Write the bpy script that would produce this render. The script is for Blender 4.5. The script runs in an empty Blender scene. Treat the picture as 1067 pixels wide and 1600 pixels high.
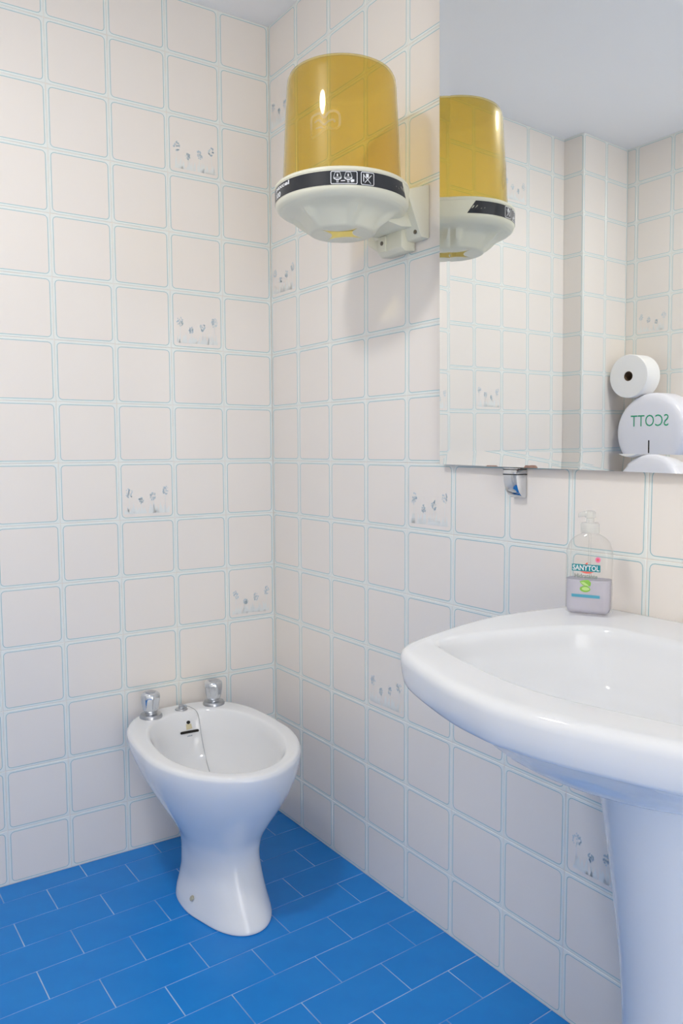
import bpy, bmesh, math, random
from mathutils import Matrix, Vector
random.seed(7)
SC = bpy.context.scene
COL = SC.collection

# ------------------------------------------------------------------ camera
AN = 0.05297            # the mirror wall is 3 degrees off square to the bidet wall
CA, SA = math.cos(AN), math.sin(AN)
CAM = (-1.0284, -1.9814, 1.0677)
YAW, PITCH, ROLL, FPX = 0.5672, -0.0803, -0.0040, 1204.16
def cam_axes():
    f = Vector((math.sin(YAW)*math.cos(PITCH), math.cos(YAW)*math.cos(PITCH), math.sin(PITCH)))
    r = Vector((math.cos(YAW), -math.sin(YAW), 0)); u = r.cross(f)
    return math.cos(ROLL)*r+math.sin(ROLL)*u, -math.sin(ROLL)*r+math.cos(ROLL)*u, f
r_, u_, f_ = cam_axes()
cd = bpy.data.cameras.new('camera'); cam = bpy.data.objects.new('camera', cd); COL.objects.link(cam)
m3 = Matrix((r_, u_, -f_)).transposed()
cam.matrix_world = Matrix.Translation(CAM) @ m3.to_4x4()
cd.sensor_fit = 'VERTICAL'; cd.sensor_height = 36.0; cd.lens = 36.0*FPX/1600.0
cd.clip_start = 0.02; cd.clip_end = 50
SC.camera = cam

# ------------------------------------------------------------------ world, exposure, light strengths
w = bpy.data.worlds.new('world'); SC.world = w; w.use_nodes = True
w.node_tree.nodes['Background'].inputs[0].default_value = (1.0, 0.985, 0.96, 1)
w.node_tree.nodes['Background'].inputs[1].default_value = 3.8  # strength set as soft frontal fill through the added doorway
LAMP_POS = (-1.04, -0.935)       # ceiling lamp (world x, y)
LAMP_R = 0.090
LAMP_STRENGTH = 114.0
LAMP_COLOR = (1.0, 0.985, 0.955)
SC.cycles.diffuse_bounces = 7
SC.cycles.transparent_max_bounces = 16
SC.view_settings.view_transform = 'Standard'
SC.view_settings.look = 'None'
SC.view_settings.gamma = 1.0
SC.view_settings.use_curve_mapping = False
SC.view_settings.exposure = 0.05

# ------------------------------------------------------------------ materials
def srgb(r, g, b):
    def c(v):
        v /= 255.0
        return v/12.92 if v <= 0.04045 else ((v+0.055)/1.055)**2.4
    return (c(r), c(g), c(b), 1)
MATS = {}
def mat(name, col, rough=0.5, metal=0.0, spec=0.5, noise=None, bump=None, emit=None, coat=0.0):
    m = bpy.data.materials.new(name); m.use_nodes = True; nt = m.node_tree
    b = nt.nodes['Principled BSDF']
    b.inputs['Base Color'].default_value = col; b.inputs['Roughness'].default_value = rough
    b.inputs['Metallic'].default_value = metal; b.inputs['Specular IOR Level'].default_value = spec
    b.inputs['Coat Weight'].default_value = coat
    if emit: b.inputs['Emission Color'].default_value = emit[0]; b.inputs['Emission Strength'].default_value = emit[1]
    if noise or bump:
        tc = nt.nodes.new('ShaderNodeTexCoord')
    if noise:       # (scale, second colour, amount)
        nz = nt.nodes.new('ShaderNodeTexNoise'); nz.inputs['Scale'].default_value = noise[0]; nz.inputs['Detail'].default_value = 4
        nt.links.new(tc.outputs['Object'], nz.inputs['Vector'])
        rmp = nt.nodes.new('ShaderNodeMapRange'); rmp.inputs[1].default_value = 0.35; rmp.inputs[2].default_value = 0.7
        rmp.inputs[3].default_value = 0; rmp.inputs[4].default_value = noise[2]
        nt.links.new(nz.outputs['Fac'], rmp.inputs[0])
        mx = nt.nodes.new('ShaderNodeMix'); mx.data_type = 'RGBA'
        mx.inputs[6].default_value = col; mx.inputs[7].default_value = noise[1]
        nt.links.new(rmp.outputs[0], mx.inputs[0]); nt.links.new(mx.outputs[2], b.inputs['Base Color'])
    if bump:        # (scale, strength, distance)
        nb = nt.nodes.new('ShaderNodeTexNoise'); nb.inputs['Scale'].default_value = bump[0]; nb.inputs['Detail'].default_value = 3
        nt.links.new(tc.outputs['Object'], nb.inputs['Vector'])
        bp = nt.nodes.new('ShaderNodeBump'); bp.inputs['Strength'].default_value = bump[1]; bp.inputs['Distance'].default_value = bump[2]
        nt.links.new(nb.outputs['Fac'], bp.inputs['Height']); nt.links.new(bp.outputs[0], b.inputs['Normal'])
    MATS[name] = m
    return m
def clear_mat(name, tint, rough=0.03, haze=0.0, hazecol=(1, 1, 1, 1), gloss=0.7):
    """thin clear plastic: tinted see-through sheet, fresnel reflection, a little haze"""
    m = bpy.data.materials.new(name); m.use_nodes = True; nt = m.node_tree; nt.nodes.clear()
    out = nt.nodes.new('ShaderNodeOutputMaterial')
    tr = nt.nodes.new('ShaderNodeBsdfTransparent'); tr.inputs[0].default_value = tint
    gl = nt.nodes.new('ShaderNodeBsdfGlossy'); gl.inputs['Roughness'].default_value = rough
    gl.inputs['Color'].default_value = (gloss, gloss, gloss, 1)
    gr = nt.nodes.new('ShaderNodeBsdfGlossy'); gr.inputs['Roughness'].default_value = 0.36; gr.inputs['Color'].default_value = (gloss, gloss, gloss, 1)
    gm = nt.nodes.new('ShaderNodeMixShader'); gm.inputs[0].default_value = 0.42
    nt.links.new(gl.outputs[0], gm.inputs[1]); nt.links.new(gr.outputs[0], gm.inputs[2])
    df = nt.nodes.new('ShaderNodeBsdfDiffuse'); df.inputs[0].default_value = hazecol
    tl = nt.nodes.new('ShaderNodeBsdfTranslucent'); tl.inputs[0].default_value = hazecol
    dm = nt.nodes.new('ShaderNodeMixShader'); dm.inputs[0].default_value = 0.5
    nt.links.new(df.outputs[0], dm.inputs[1]); nt.links.new(tl.outputs[0], dm.inputs[2])
    m1 = nt.nodes.new('ShaderNodeMixShader'); m1.inputs[0].default_value = haze
    nt.links.new(tr.outputs[0], m1.inputs[1]); nt.links.new(dm.outputs[0], m1.inputs[2])
    fr = nt.nodes.new('ShaderNodeFresnel'); ge = nt.nodes.new('ShaderNodeNewGeometry'); mr_ = nt.nodes.new('ShaderNodeMapRange')
    mr_.inputs[3].default_value = 1.45; mr_.inputs[4].default_value = 1/1.45
    nt.links.new(ge.outputs['Backfacing'], mr_.inputs[0]); nt.links.new(mr_.outputs[0], fr.inputs[0])
    m2 = nt.nodes.new('ShaderNodeMixShader')
    nt.links.new(fr.outputs[0], m2.inputs[0]); nt.links.new(m1.outputs[0], m2.inputs[1]); nt.links.new(gm.outputs[0], m2.inputs[2])
    nt.links.new(m2.outputs[0], out.inputs[0])
    MATS[name] = m
    return m

M_tile = mat('tile_cream', srgb(238, 231, 223), 0.22, noise=(2.5, srgb(236, 229, 222), 0.6), bump=(9, 0.03, 0.002))
M_border = mat('tile_border', srgb(233, 236, 231), 0.22, bump=(9, 0.03, 0.002))
M_line = mat('tile_line_teal', srgb(152, 190, 197), 0.3)
M_print = mat('tile_print_blue', srgb(188, 205, 213), 0.3)
M_grass = mat('tile_print_pale', srgb(226, 228, 225), 0.3)
M_side = mat('tile_side', srgb(236, 232, 226), 0.6)
M_grout = mat('wall_grout', srgb(232, 229, 222), 0.85, noise=(30, srgb(226, 212, 198), 0.6))
M_floor = mat('floor_tile_blue', srgb(20, 132, 214), 0.34, spec=0.35, noise=(14, srgb(14, 124, 208), 0.8), bump=(160, 0.05, 0.0006))
M_fgrout = mat('floor_grout', srgb(190, 205, 228), 0.9, noise=(9, srgb(90, 140, 205), 0.9))
M_ceil = mat('ceiling_paint', srgb(249, 249, 249), 0.9, bump=(40, 0.05, 0.001))
M_paint = mat('wall_paint', srgb(240, 238, 234), 0.8)
M_porc = mat('porcelain', srgb(230, 231, 233), 0.10, spec=0.5, bump=(7, 0.02, 0.002))
M_chrome = mat('chrome', srgb(215, 218, 222), 0.10, metal=1.0)
M_dull = mat('dull_chrome', srgb(190, 192, 196), 0.28, metal=1.0)
M_mirror = mat('mirror_silver', (0.875, 0.885, 0.87, 1), 0.0, metal=1.0)
M_medge = mat('mirror_edge', srgb(150, 112, 95), 0.6, noise=(40, srgb(190, 160, 140), 0.8))
M_dark = mat('dark_void', srgb(22, 20, 18), 0.8)
M_rust = mat('stained_edge', srgb(205, 195, 160), 0.5)
M_ivory = mat('ivory_plastic', srgb(228, 225, 204), 0.33, bump=(60, 0.03, 0.0005))
M_black = mat('black_label', srgb(36, 38, 44), 0.28, spec=0.5)
M_white = mat('white_print', srgb(235, 236, 238), 0.5)
M_screw = mat('screw_steel', srgb(120, 112, 100), 0.35, metal=1.0)
M_bolt = mat('bolt_cap_plastic', srgb(168, 164, 146), 0.4)
M_tp = mat('dispenser_plastic', srgb(240, 240, 247), 0.22)
M_green = mat('green_print', srgb(40, 170, 125), 0.4)
M_paper = mat('tissue_paper', srgb(244, 243, 241), 0.95, bump=(220, 0.15, 0.0008))
M_card = mat('card_core', srgb(120, 100, 78), 0.9)
M_amber = clear_mat('amber_plastic', (0.952, 0.875, 0.555, 1), 0.035, 0.018, srgb(205, 160, 60), 0.85)
M_emblem = clear_mat('frosted_emblem', (0.96, 0.92, 0.80, 1), 0.25, 0.34, srgb(245, 228, 190), 0.5)
M_clear = clear_mat('clear_plastic', (0.975, 0.975, 0.968, 1), 0.03, 0.03, srgb(235, 235, 230), 0.9)
M_pump = clear_mat('milky_plastic', (0.96, 0.96, 0.955, 1), 0.2, 0.45, srgb(250, 250, 247), 0.7)
M_liquid = clear_mat('lilac_soap', (0.95, 0.95, 0.985, 1), 0.2, 0.5, srgb(243, 240, 252), 0.2)
M_teal = mat('label_teal', srgb(20, 140, 150), 0.4)
M_red = mat('label_red', srgb(238, 110, 95), 0.4)
M_pink = mat('label_pink', srgb(240, 130, 170), 0.4)
M_lgrey = mat('label_grey', srgb(120, 138, 126), 0.5)
M_leaf = mat('label_green', srgb(140, 195, 80), 0.5)
M_leaf2 = mat('label_light_green', srgb(190, 222, 140), 0.5)
M_lblue = mat('label_blue', srgb(85, 165, 190), 0.5)
M_mark = mat('bluegrey_mark', srgb(130, 145, 165), 0.5)
M_lampw = mat('lamp_housing', srgb(240, 240, 240), 0.4)
M_lamp = mat('lamp_diffuser', srgb(250, 250, 250), 0.5, emit=((*LAMP_COLOR, 1), LAMP_STRENGTH))

# ------------------------------------------------------------------ helpers
def toW(x, y, z=0.0):       # mirror-wall frame -> world
    return Vector((x*CA-y*SA, x*SA+y*CA, z))
def toF(x, y):
    return (x*CA+y*SA, -x*SA+y*CA)
def tag(o, label=None, cat=None, group=None, kind=None):
    if label: o['label'] = label
    if cat: o['category'] = cat
    if group: o['group'] = group
    if kind: o['kind'] = kind
    return o
def mesh(name, verts, faces, mats, fm=None, smooth=None):
    me = bpy.data.meshes.new(name); me.from_pydata([tuple(v) for v in verts], [], faces)
    for m in (mats if isinstance(mats, (list, tuple)) else [mats]): me.materials.append(m)
    if fm: me.polygons.foreach_set('material_index', fm)
    bm = bmesh.new(); bm.from_mesh(me); bmesh.ops.recalc_face_normals(bm, faces=bm.faces); bm.to_mesh(me); bm.free()
    if smooth is not None:
        me.polygons.foreach_set('use_smooth', [True]*len(me.polygons)); me.set_sharp_from_angle(angle=math.radians(smooth))
    me.update()
    return me
def obj(name, me, parent=None, mw=None):
    o = bpy.data.objects.new(name, me); COL.objects.link(o)
    if parent is not None: o.parent = parent
    if mw is not None: o.matrix_local = mw
    return o
def empty(name, loc, rz=0.0):
    o = bpy.data.objects.new(name, None); COL.objects.link(o); o.location = loc; o.rotation_euler = (0, 0, rz); o.empty_display_size = 0.05
    return o
class MB:
    def __init__(s): s.v = []; s.f = []; s.m = []
    def add(s, v, f, m=0):
        o = len(s.v); s.v += [tuple(q) for q in v]; s.f += [tuple(i+o for i in q) for q in f]; s.m += [m]*len(f); return s
    def box(s, a, b, m=0):
        (x0, y0, z0), (x1, y1, z1) = a, b
        v = [(x0,y0,z0),(x1,y0,z0),(x1,y1,z0),(x0,y1,z0),(x0,y0,z1),(x1,y0,z1),(x1,y1,z1),(x0,y1,z1)]
        return s.add(v, [(0,3,2,1),(4,5,6,7),(0,1,5,4),(1,2,6,5),(2,3,7,6),(3,0,4,7)], m)
    def loft(s, rings, cap0=True, cap1=True, m=0, close=True):
        n = len(rings[0]); v = [p for r in rings for p in r]; f = []
        for i in range(len(rings)-1):
            for j in range(n if close else n-1):
                k = (j+1) % n
                f.append((i*n+j, i*n+k, (i+1)*n+k, (i+1)*n+j))
        if cap0: f.append(tuple(range(n-1, -1, -1)))
        if cap1: f.append(tuple((len(rings)-1)*n+j for j in range(n)))
        return s.add(v, f, m)
    def lathe(s, prof, n=48, c=(0, 0), cap0=True, cap1=True, m=0):
        rings = [[(c[0]+r*math.cos(2*math.pi*j/n), c[1]+r*math.sin(2*math.pi*j/n), z) for j in range(n)] for r, z in prof]
        return s.loft(rings, cap0, cap1, m)
    def tube(s, pts, r, n=8, m=0):
        pts = [Vector(p) for p in pts]; rings = []; up = Vector((0.3, 0.2, 1)).normalized()
        for i, p in enumerate(pts):
            t = (pts[min(i+1, len(pts)-1)]-pts[max(i-1, 0)]).normalized()
            a = t.cross(up)
            if a.length < 1e-3: a = t.cross(Vector((1, 0, 0)))
            a.normalize(); b = t.cross(a)
            rr = r[i] if isinstance(r, (list, tuple)) else r
            rings.append([p+a*rr*math.cos(2*math.pi*j/n)+b*rr*math.sin(2*math.pi*j/n) for j in range(n)])
        return s.loft(rings, m=m)
    def prism(s, poly, z0, z1, m=0):
        return s.loft([[(x, y, z0) for x, y in poly], [(x, y, z1) for x, y in poly]], m=m)
    def xf(s, M):
        s.v = [tuple(M @ Vector(q)) for q in s.v]; return s
    def mesh(s, name, mats, smooth=None): return mesh(name, s.v, s.f, mats, s.m, smooth)
def bevel(me, w, seg=2, ang=30):
    bm = bmesh.new(); bm.from_mesh(me)
    es = [e for e in bm.edges if len(e.link_faces) == 2 and e.calc_face_angle() > math.radians(ang)]
    bmesh.ops.bevel(bm, geom=es, offset=w, segments=seg, affect='EDGES', profile=0.5, clamp_overlap=True)
    bm.to_mesh(me); bm.free()
    me.polygons.foreach_set('use_smooth', [True]*len(me.polygons)); me.set_sharp_from_angle(angle=math.radians(40)); me.update()
    return me
def catmull(keys, sub):
    """interpolate tuples of numbers"""
    out = []; n = len(keys)
    for i in range(n-1):
        p0, p1, p2, p3 = keys[max(i-1, 0)], keys[i], keys[i+1], keys[min(i+2, n-1)]
        for k in range(sub):
            t = k/sub; t2 = t*t; t3 = t2*t
            out.append(tuple(0.5*(2*b+(c-a)*t+(2*a-5*b+4*c-d)*t2+(3*b-a-3*c+d)*t3) for a, b, c, d in zip(p0, p1, p2, p3)))
    out.append(tuple(keys[-1]))
    return out
def text_mesh(body, width=None, height=None, extrude=0.0, bold=0.0):
    cu = bpy.data.curves.new('lettering', 'FONT'); cu.body = body; cu.align_x = 'LEFT'; cu.size = 1.0; cu.offset = bold; cu.extrude = 0.0; cu.resolution_u = 3
    o = bpy.data.objects.new('lettering_tmp', cu); COL.objects.link(o)
    bpy.context.view_layer.update()
    me = bpy.data.meshes.new_from_object(o.evaluated_get(bpy.context.evaluated_depsgraph_get()))
    v = [tuple(q.co) for q in me.vertices]; f = [tuple(p.vertices) for p in me.polygons]
    bpy.data.objects.remove(o); bpy.data.curves.remove(cu); bpy.data.meshes.remove(me)
    x0, x1 = min(q[0] for q in v), max(q[0] for q in v); y0, y1 = min(q[1] for q in v), max(q[1] for q in v)
    sx = (width/(x1-x0)) if width else (height/(y1-y0)); sy = (height/(y1-y0)) if height else sx
    v = [((q[0]-(x0+x1)/2)*sx, (q[1]-(y0+y1)/2)*sy, 0.0) for q in v]
    return v, f
def frame(X, Y, Z, loc):
    return Matrix(((X[0], Y[0], Z[0], loc[0]), (X[1], Y[1], Z[1], loc[1]), (X[2], Y[2], Z[2], loc[2]), (0, 0, 0, 1)))

# ------------------------------------------------------------------ room layout
CEIL = 2.231
ZF = 13.92; PZ = 0.15; PL = 0.15*0.9897; PR = 0.15*1.0054; V0 = 0.9362
ROWS = []                      # (z0, z1, k) of each tile row, k counted from the first full line below the ceiling
ROWS.append((ZF*PZ, CEIL, -1))
for k in range(0, 14):
    ROWS.append((max((ZF-k-1)*PZ, 0.0), (ZF-k)*PZ, k))
XP = -1.4085                   # pilaster side face
YP = -0.088                    # pilaster front face
XO = -1.711                    # opposite wall (mirror-wall frame)
YN = -3.30                     # near wall (mirror-wall frame)
YT = -2.60                     # tiles are laid one by one up to here, behind the camera the surfaces are plain

GAP = 0.0007
def rrect(w, h, r, n=3):
    pts = []
    for cx, cy, a0 in ((w/2-r, h/2-r, 0), (-w/2+r, h/2-r, 90), (-w/2+r, -h/2+r, 180), (w/2-r, -h/2+r, 270)):
        for i in range(n+1):
            a = math.radians(a0+90*i/n); pts.append((cx+r*math.cos(a), cy+r*math.sin(a)))
    return pts
def flower_print(b, w, h, seed):
    rnd = random.Random(seed)
    z = 0.0002
    for fx, fy, R in ((-0.33, -0.03, 0.085), (-0.12, -0.17, 0.06), (0.10, -0.10, 0.075), (0.33, 0.0, 0.08)):
        cx, cy = fx*w, fy*h
        for i in range(34):
            a = rnd.random()*2*math.pi; rr = R*w*math.sqrt(rnd.random())
            x, y = cx+rr*math.cos(a)*0.75, cy+rr*math.sin(a)
            s = 0.0011+0.0008*rnd.random(); t = rnd.random()*math.pi
            q = [(x+s*math.cos(t+k*math.pi/2), y+s*1.3*math.sin(t+k*math.pi/2), z) for k in range(4)]
            b.add(q, [(0, 1, 2, 3)], 4)
        st = 0.0006
        b.add([(cx-st, cy, z), (cx-st, -0.36*h, z), (cx+st, -0.36*h, z), (cx+st, cy, z)], [(0, 1, 2, 3)], 5)
    for i in range(46):
        x = (rnd.random()-0.5)*0.78*w; hh = (0.05+0.16*rnd.random())*h; y0 = -0.40*h; ww = 0.002+0.004*rnd.random(); lean = (rnd.random()-0.5)*0.01
        zz = z-0.00005-0.00001*(i % 7)
        b.add([(x-ww, y0, zz), (x+ww, y0, zz), (x+lean, y0+hh, zz)], [(0, 1, 2)], 5)
TILE_MATS = [M_tile, M_border, M_line, M_side, M_print, M_grass]
_tc = {}
def tile_mesh(w, h, cut=(0, 0, 0, 0), decor=None):
    """printed wall tile: pale border, thin teal line, cream field. cut = how much is sawn off left, right, bottom, top"""
    key = (round(w, 4), round(h, 4), tuple(round(c, 4) for c in cut), decor)
    if key in _tc: return _tc[key]
    W, H = w-2*GAP, h-2*GAP
    b = MB()
    R0 = rrect(W, H, 0.0015); Rt = rrect(W-0.0016, H-0.0016, 0.0015)
    i1 = 0.0048; L1 = rrect(W-2*i1, H-2*i1, 0.0095); i2 = i1+0.0015; L2 = rrect(W-2*i2, H-2*i2, 0.0080)
    b.loft([[(x, y, -0.006) for x, y in R0], [(x, y, -0.0008) for x, y in R0]], True, False, 3)
    b.loft([[(x, y, -0.0008) for x, y in R0], [(x, y, 0) for x, y in Rt], [(x, y, 0) for x, y in L1]], False, False, 1)
    b.loft([[(x, y, 0) for x, y in L1], [(x, y, 0) for x, y in L2]], False, False, 2)
    n = len(L2); b.add([(x, y, 0) for x, y in L2], [tuple(range(n))], 0)
    if decor is not None: flower_print(b, W, H, decor)
    me = bpy.data.meshes.new('wall_tile'); me.from_pydata(b.v, [], b.f)
    for m in TILE_MATS: me.materials.append(m)
    me.polygons.foreach_set('material_index', b.m)
    bm = bmesh.new(); bm.from_mesh(me); bmesh.ops.remove_doubles(bm, verts=bm.verts, dist=1e-6)
    for amt, co, no in ((cut[0], (-w/2+cut[0], 0, 0), (-1, 0, 0)), (cut[1], (w/2-cut[1], 0, 0), (1, 0, 0)), (cut[2], (0, -h/2+cut[2], 0), (0, -1, 0)), (cut[3], (0, h/2-cut[3], 0), (0, 1, 0))):
        if amt > 0: bmesh.ops.bisect_plane(bm, geom=bm.verts[:]+bm.edges[:]+bm.faces[:], plane_co=co, plane_no=no, clear_outer=True)
    bm.to_mesh(me); bm.free(); me.update()
    _tc[key] = me
    return me
def tile_wall(parent, origin, X, N, cols, decor):
    """cols: list of (s0, s1, cut_left, cut_right) along X; decor: set of (col index, k)"""
    Y = (0, 0, 1); rnd = random.Random(len(parent.name))
    for ci, (s0, s1, cl, cr) in enumerate(cols):
        for z0, z1, k in ROWS:
            w = s1-s0+cl+cr; h = z1-z0
            sc = (s0-cl+s1+cr)/2; zc = (z0+z1)/2
            d = decor.get((ci, k))
            me = tile_mesh(w, h, (cl, cr, 0, 0), d)
            loc = Vector(origin)+Vector(X)*sc+Vector((0, 0, zc))
            tl = Matrix.Rotation(rnd.uniform(-1, 1)*0.0016, 4, 'X') @ Matrix.Rotation(rnd.uniform(-1, 1)*0.0016, 4, 'Y')
            obj('wall_tile', me, parent, frame(X, Y, N, loc) @ tl)
def slab(name, pts, z0, z1, m):
    b = MB(); b.prism([(p[0], p[1]) for p in pts], z0, z1)
    o = obj(name, b.mesh(name, m)); o['kind'] = 'structure'
    return o
REC = 0.0009   # grout lies this far behind the tile faces
# left wall (bidet wall): tile faces in the plane y = 0
wl = slab('wall_left', [(0.09, REC), (0.09, 0.1), (XP-0.02, 0.1), (XP-0.02, REC)], -0.05, CEIL+0.05, M_grout)
ncol = int(-XP/PL)
cols = [(-(i+1)*PL, -i*PL, 0, 0) for i in range(ncol)]
rest = -XP-ncol*PL
cols.append((XP, -ncol*PL, PL-rest, 0))
tile_wall(wl, (0, 0, 0), (1, 0, 0), (0, -1, 0), cols, {(1, 1): 1, (1, 4): 2, (2, 7): 3, (0, 9): 4, (7, 0): 5, (6, 5): 6})
# right wall (mirror wall): plane x = 0 in its own frame
def fslab(name, pts, z0, z1, m):
    return slab(name, [toW(*p) for p in pts], z0, z1, m)
wr = fslab('wall_right', [(REC, 0.0), (0.1, 0.0), (0.1, YN), (REC, YN)], -0.05, CEIL+0.05, M_grout)
cols = [(0.0004, V0*PR, 0, 0)]; s = V0*PR
while s < -YT-0.001:
    e = min(s+PR, -YT); cols.append((s, e, 0, PR-(e-s) if e-s < PR-0.001 else 0)); s += PR
tile_wall(wr, (0, 0, 0), (SA, -CA, 0), (-CA, -SA, 0), cols, {(0, 0): 7, (0, 3): 8, (4, 7): 9, (3, 10): 10, (7, 11): 11})
# boxed-in pilaster in the far corner
px0 = toW(XO, 0.0)
xc = px0.x-0.004       # where the pilaster front meets the opposite wall
wp = slab('wall_pilaster', [(XP-REC, 0.09), (XP-REC, YP+REC), (xc-0.05, YP+REC), (xc-0.05, 0.09)], -0.05, CEIL+0.05, M_grout)
tile_wall(wp, (XP, 0, 0), (0, 1, 0), (1, 0, 0), [(YP, -0.0005, 0, 0.15+YP)], {})
tile_wall(wp, (XP, YP, 0), (1, 0, 0), (0, -1, 0), [(-0.150, -0.0005, 0, 0), (xc-XP+0.002, -0.150, 0.0, 0)], {})
# wall opposite the mirror
yc0 = (YP-XO*SA)/CA
wo = fslab('wall_opposite', [(XO-REC, yc0+0.03), (XO-REC, YN), (XO-0.1, YN), (XO-0.1, yc0+0.03)], -0.05, CEIL+0.05, M_grout)
s = 0.040
cols = [(-yc0+0.001, 0.040, PR-(0.040+yc0), 0)]
PO = 0.153
while s < -YT-0.001:
    e = min(s+PO, -YT); cols.append((s, e, 0, PO-(e-s) if e-s < PO-0.001 else 0)); s += PO
# X axis runs away from the pilaster; the tile's own right-hand direction is mirrored to keep the print upright
def mirror_cols(c): return [(-b_, -a_, cr, cl) for a_, b_, cl, cr in c]
tile_wall(wo, toW(XO, 0), (-SA, CA, 0), (CA, SA, 0), mirror_cols(cols), {(1, 3): 12, (4, 6): 13})
# near wall behind the camera, ceiling
DW0, DW1, DWH = -0.72, -1.66, 2.05      # unseen doorway, added so the world light fills in from behind the camera
b = MB()
for x0, x1, z0, z1 in ((0.1, DW0, -0.05, CEIL+0.05), (DW1, XO-0.1, -0.05, CEIL+0.05), (DW0, DW1, DWH, CEIL+0.05)):
    b.prism([tuple(toW(*q)[:2]) for q in ((x0, YN), (x0, YN-0.1), (x1, YN-0.1), (x1, YN))], z0, z1)
wn = obj('wall_near', b.mesh('wall_near', M_paint)); wn['kind'] = 'structure'
ce = slab('ceiling', [toW(0.1, 0.2), toW(0.1, YN-0.1), toW(XO-0.15, YN-0.1), toW(XO-0.15, 0.35)], CEIL, CEIL+0.08, M_ceil)
# floor: running bond of blue tiles laid square to the mirror wall
fl = slab('floor', [toW(0.09, 0.1), toW(0.09, YN-0.05), toW(XO-0.05, YN-0.05), toW(XO-0.05, 0.2)], -0.06, -0.0011, M_fgrout)
ROOM = [(0.0, 0.0), tuple(toW(0, YN)[:2]), tuple(toW(XO, YN)[:2]), (xc, YP), (XP, YP), (XP, 0.0)]
def clip_poly(poly, a, b):
    """keep the part of poly left of a->b"""
    out = []
    for i in range(len(poly)):
        p, q = poly[i], poly[(i+1) % len(poly)]
        dp = (b[0]-a[0])*(p[1]-a[1])-(b[1]-a[1])*(p[0]-a[0]); dq = (b[0]-a[0])*(q[1]-a[1])-(b[1]-a[1])*(q[0]-a[0])
        if dp >= 0: out.append(p)
        if dp*dq < 0:
            t = dp/(dp-dq); out.append((p[0]+(q[0]-p[0])*t, p[1]+(q[1]-p[1])*t))
    return out
FX, FY = 0.1968, 0.0988; FG = 0.0011
def floor_tile_mesh(poly):
    b = MB(); cx = sum(p[0] for p in poly)/len(poly); cy = sum(p[1] for p in poly)/len(poly)
    def sh(d):
        r = []
        for p in poly:
            L = math.hypot(p[0]-cx, p[1]-cy); r.append((cx+(p[0]-cx)*(1-d/L), cy+(p[1]-cy)*(1-d/L)))
        return r
    t = sh(0.0011)
    b.loft([[(x, y, -0.008) for x, y in poly], [(x, y, -0.0007) for x, y in poly], [(x, y, 0.0) for x, y in t]], True, True, 0)
    return b.mesh('floor_tile', M_floor)
full = floor_tile_mesh([(FG, FG), (FX-FG, FG), (FX-FG, FY-FG), (FG, FY-FG)])
rnd = random.Random(5)
ny = 0
yy = -0.0345+FY
row = 0
while yy > YT:
    y0 = yy-FY
    ph = -0.5735 if row % 2 == 0 else -0.673+0.197
    x0 = ph-math.ceil((ph-XO)/FX)*FX-FX
    while x0 < 0.0:
        q = [(x0+FG, y0+FG), (x0+FX-FG, y0+FG), (x0+FX-FG, yy-FG), (x0+FG, yy-FG)]
        wq = [tuple(toW(*p)[:2]) for p in q]
        # room outline as three clips: mirror wall, opposite wall, bidet wall or pilaster front, near wall
        cl = wq
        O0, O1 = toW(0, 1), toW(0, YN-1); cl = clip_poly(cl, O1, O0)
        if cl: a, b_ = toW(XO, 1), toW(XO, YN-1); cl = clip_poly(cl, a, b_)
        if cl: a, b_ = toW(XO-1, YN), toW(1, YN); cl = clip_poly(cl, a, b_)
        if cl: cl = clip_poly(cl, (1, 0.0), (-5, 0.0))
        parts = []
        if cl:
            if min(p[0] for p in cl) < XP and max(p[1] for p in cl) > YP:
                a1 = clip_poly(cl, (1, YP), (-5, YP))               # strip in front of the pilaster
                a2 = clip_poly(clip_poly(cl, (-5, YP), (1, YP)), (XP, 1), (XP, -5))   # strip beside it
                parts = [p for p in (a1, a2) if len(p) > 2]
            else: parts = [cl]
        for pz in parts:
            ar = abs(sum(pz[i][0]*pz[(i+1) % len(pz)][1]-pz[(i+1) % len(pz)][0]*pz[i][1] for i in range(len(pz))))/2
            if ar < 1.5e-4: continue
            tilt = Matrix.Translation((0, 0, rnd.uniform(-0.0002, 0.0001)))
            if abs(ar-(FX-2*FG)*(FY-2*FG)) < 1e-7:
                obj('floor_tile', full, fl, tilt @ Matrix.Translation(toW(x0, y0)) @ Matrix.Rotation(AN, 4, 'Z'))
            else:
                c0 = pz[0]; fp = []
                for p in pz:
                    if not fp or math.hypot(p[0]-fp[-1][0], p[1]-fp[-1][1]) > 1e-5: fp.append(p)
                if len(fp) > 2:
                    obj('floor_tile', floor_tile_mesh([(p[0]-c0[0], p[1]-c0[1]) for p in fp]), fl, tilt @ Matrix.Translation((c0[0], c0[1], 0)))
        x0 += FX
    yy -= FY; row += 1

# ------------------------------------------------------------------ ceiling lamps
def ceiling_lamp(pos, dm, label):
    t = empty('ceiling_lamp', (pos[0], pos[1], CEIL))
    h = MB(); h.lathe([(LAMP_R+0.022, 0), (LAMP_R+0.022, -0.006), (LAMP_R+0.014, -0.016), (LAMP_R+0.002, -0.016), (LAMP_R+0.001, -0.004)], 48, cap1=True)
    obj('housing', h.mesh('housing', M_lampw, 35), t)
    d = MB(); d.lathe([(LAMP_R, -0.008), (LAMP_R, -0.0150), (LAMP_R*0.97, -0.018), (LAMP_R*0.85, -0.0205), (LAMP_R*0.4, -0.022), (LAMP_R*0.08, -0.0222)], 48)
    obj('diffuser', d.mesh('diffuser', dm, 35), t)
    tag(t, label, 'lamp')
ceiling_lamp(LAMP_POS, M_lamp, 'round white ceiling lamp between the bidet and the washbasin')

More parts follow.
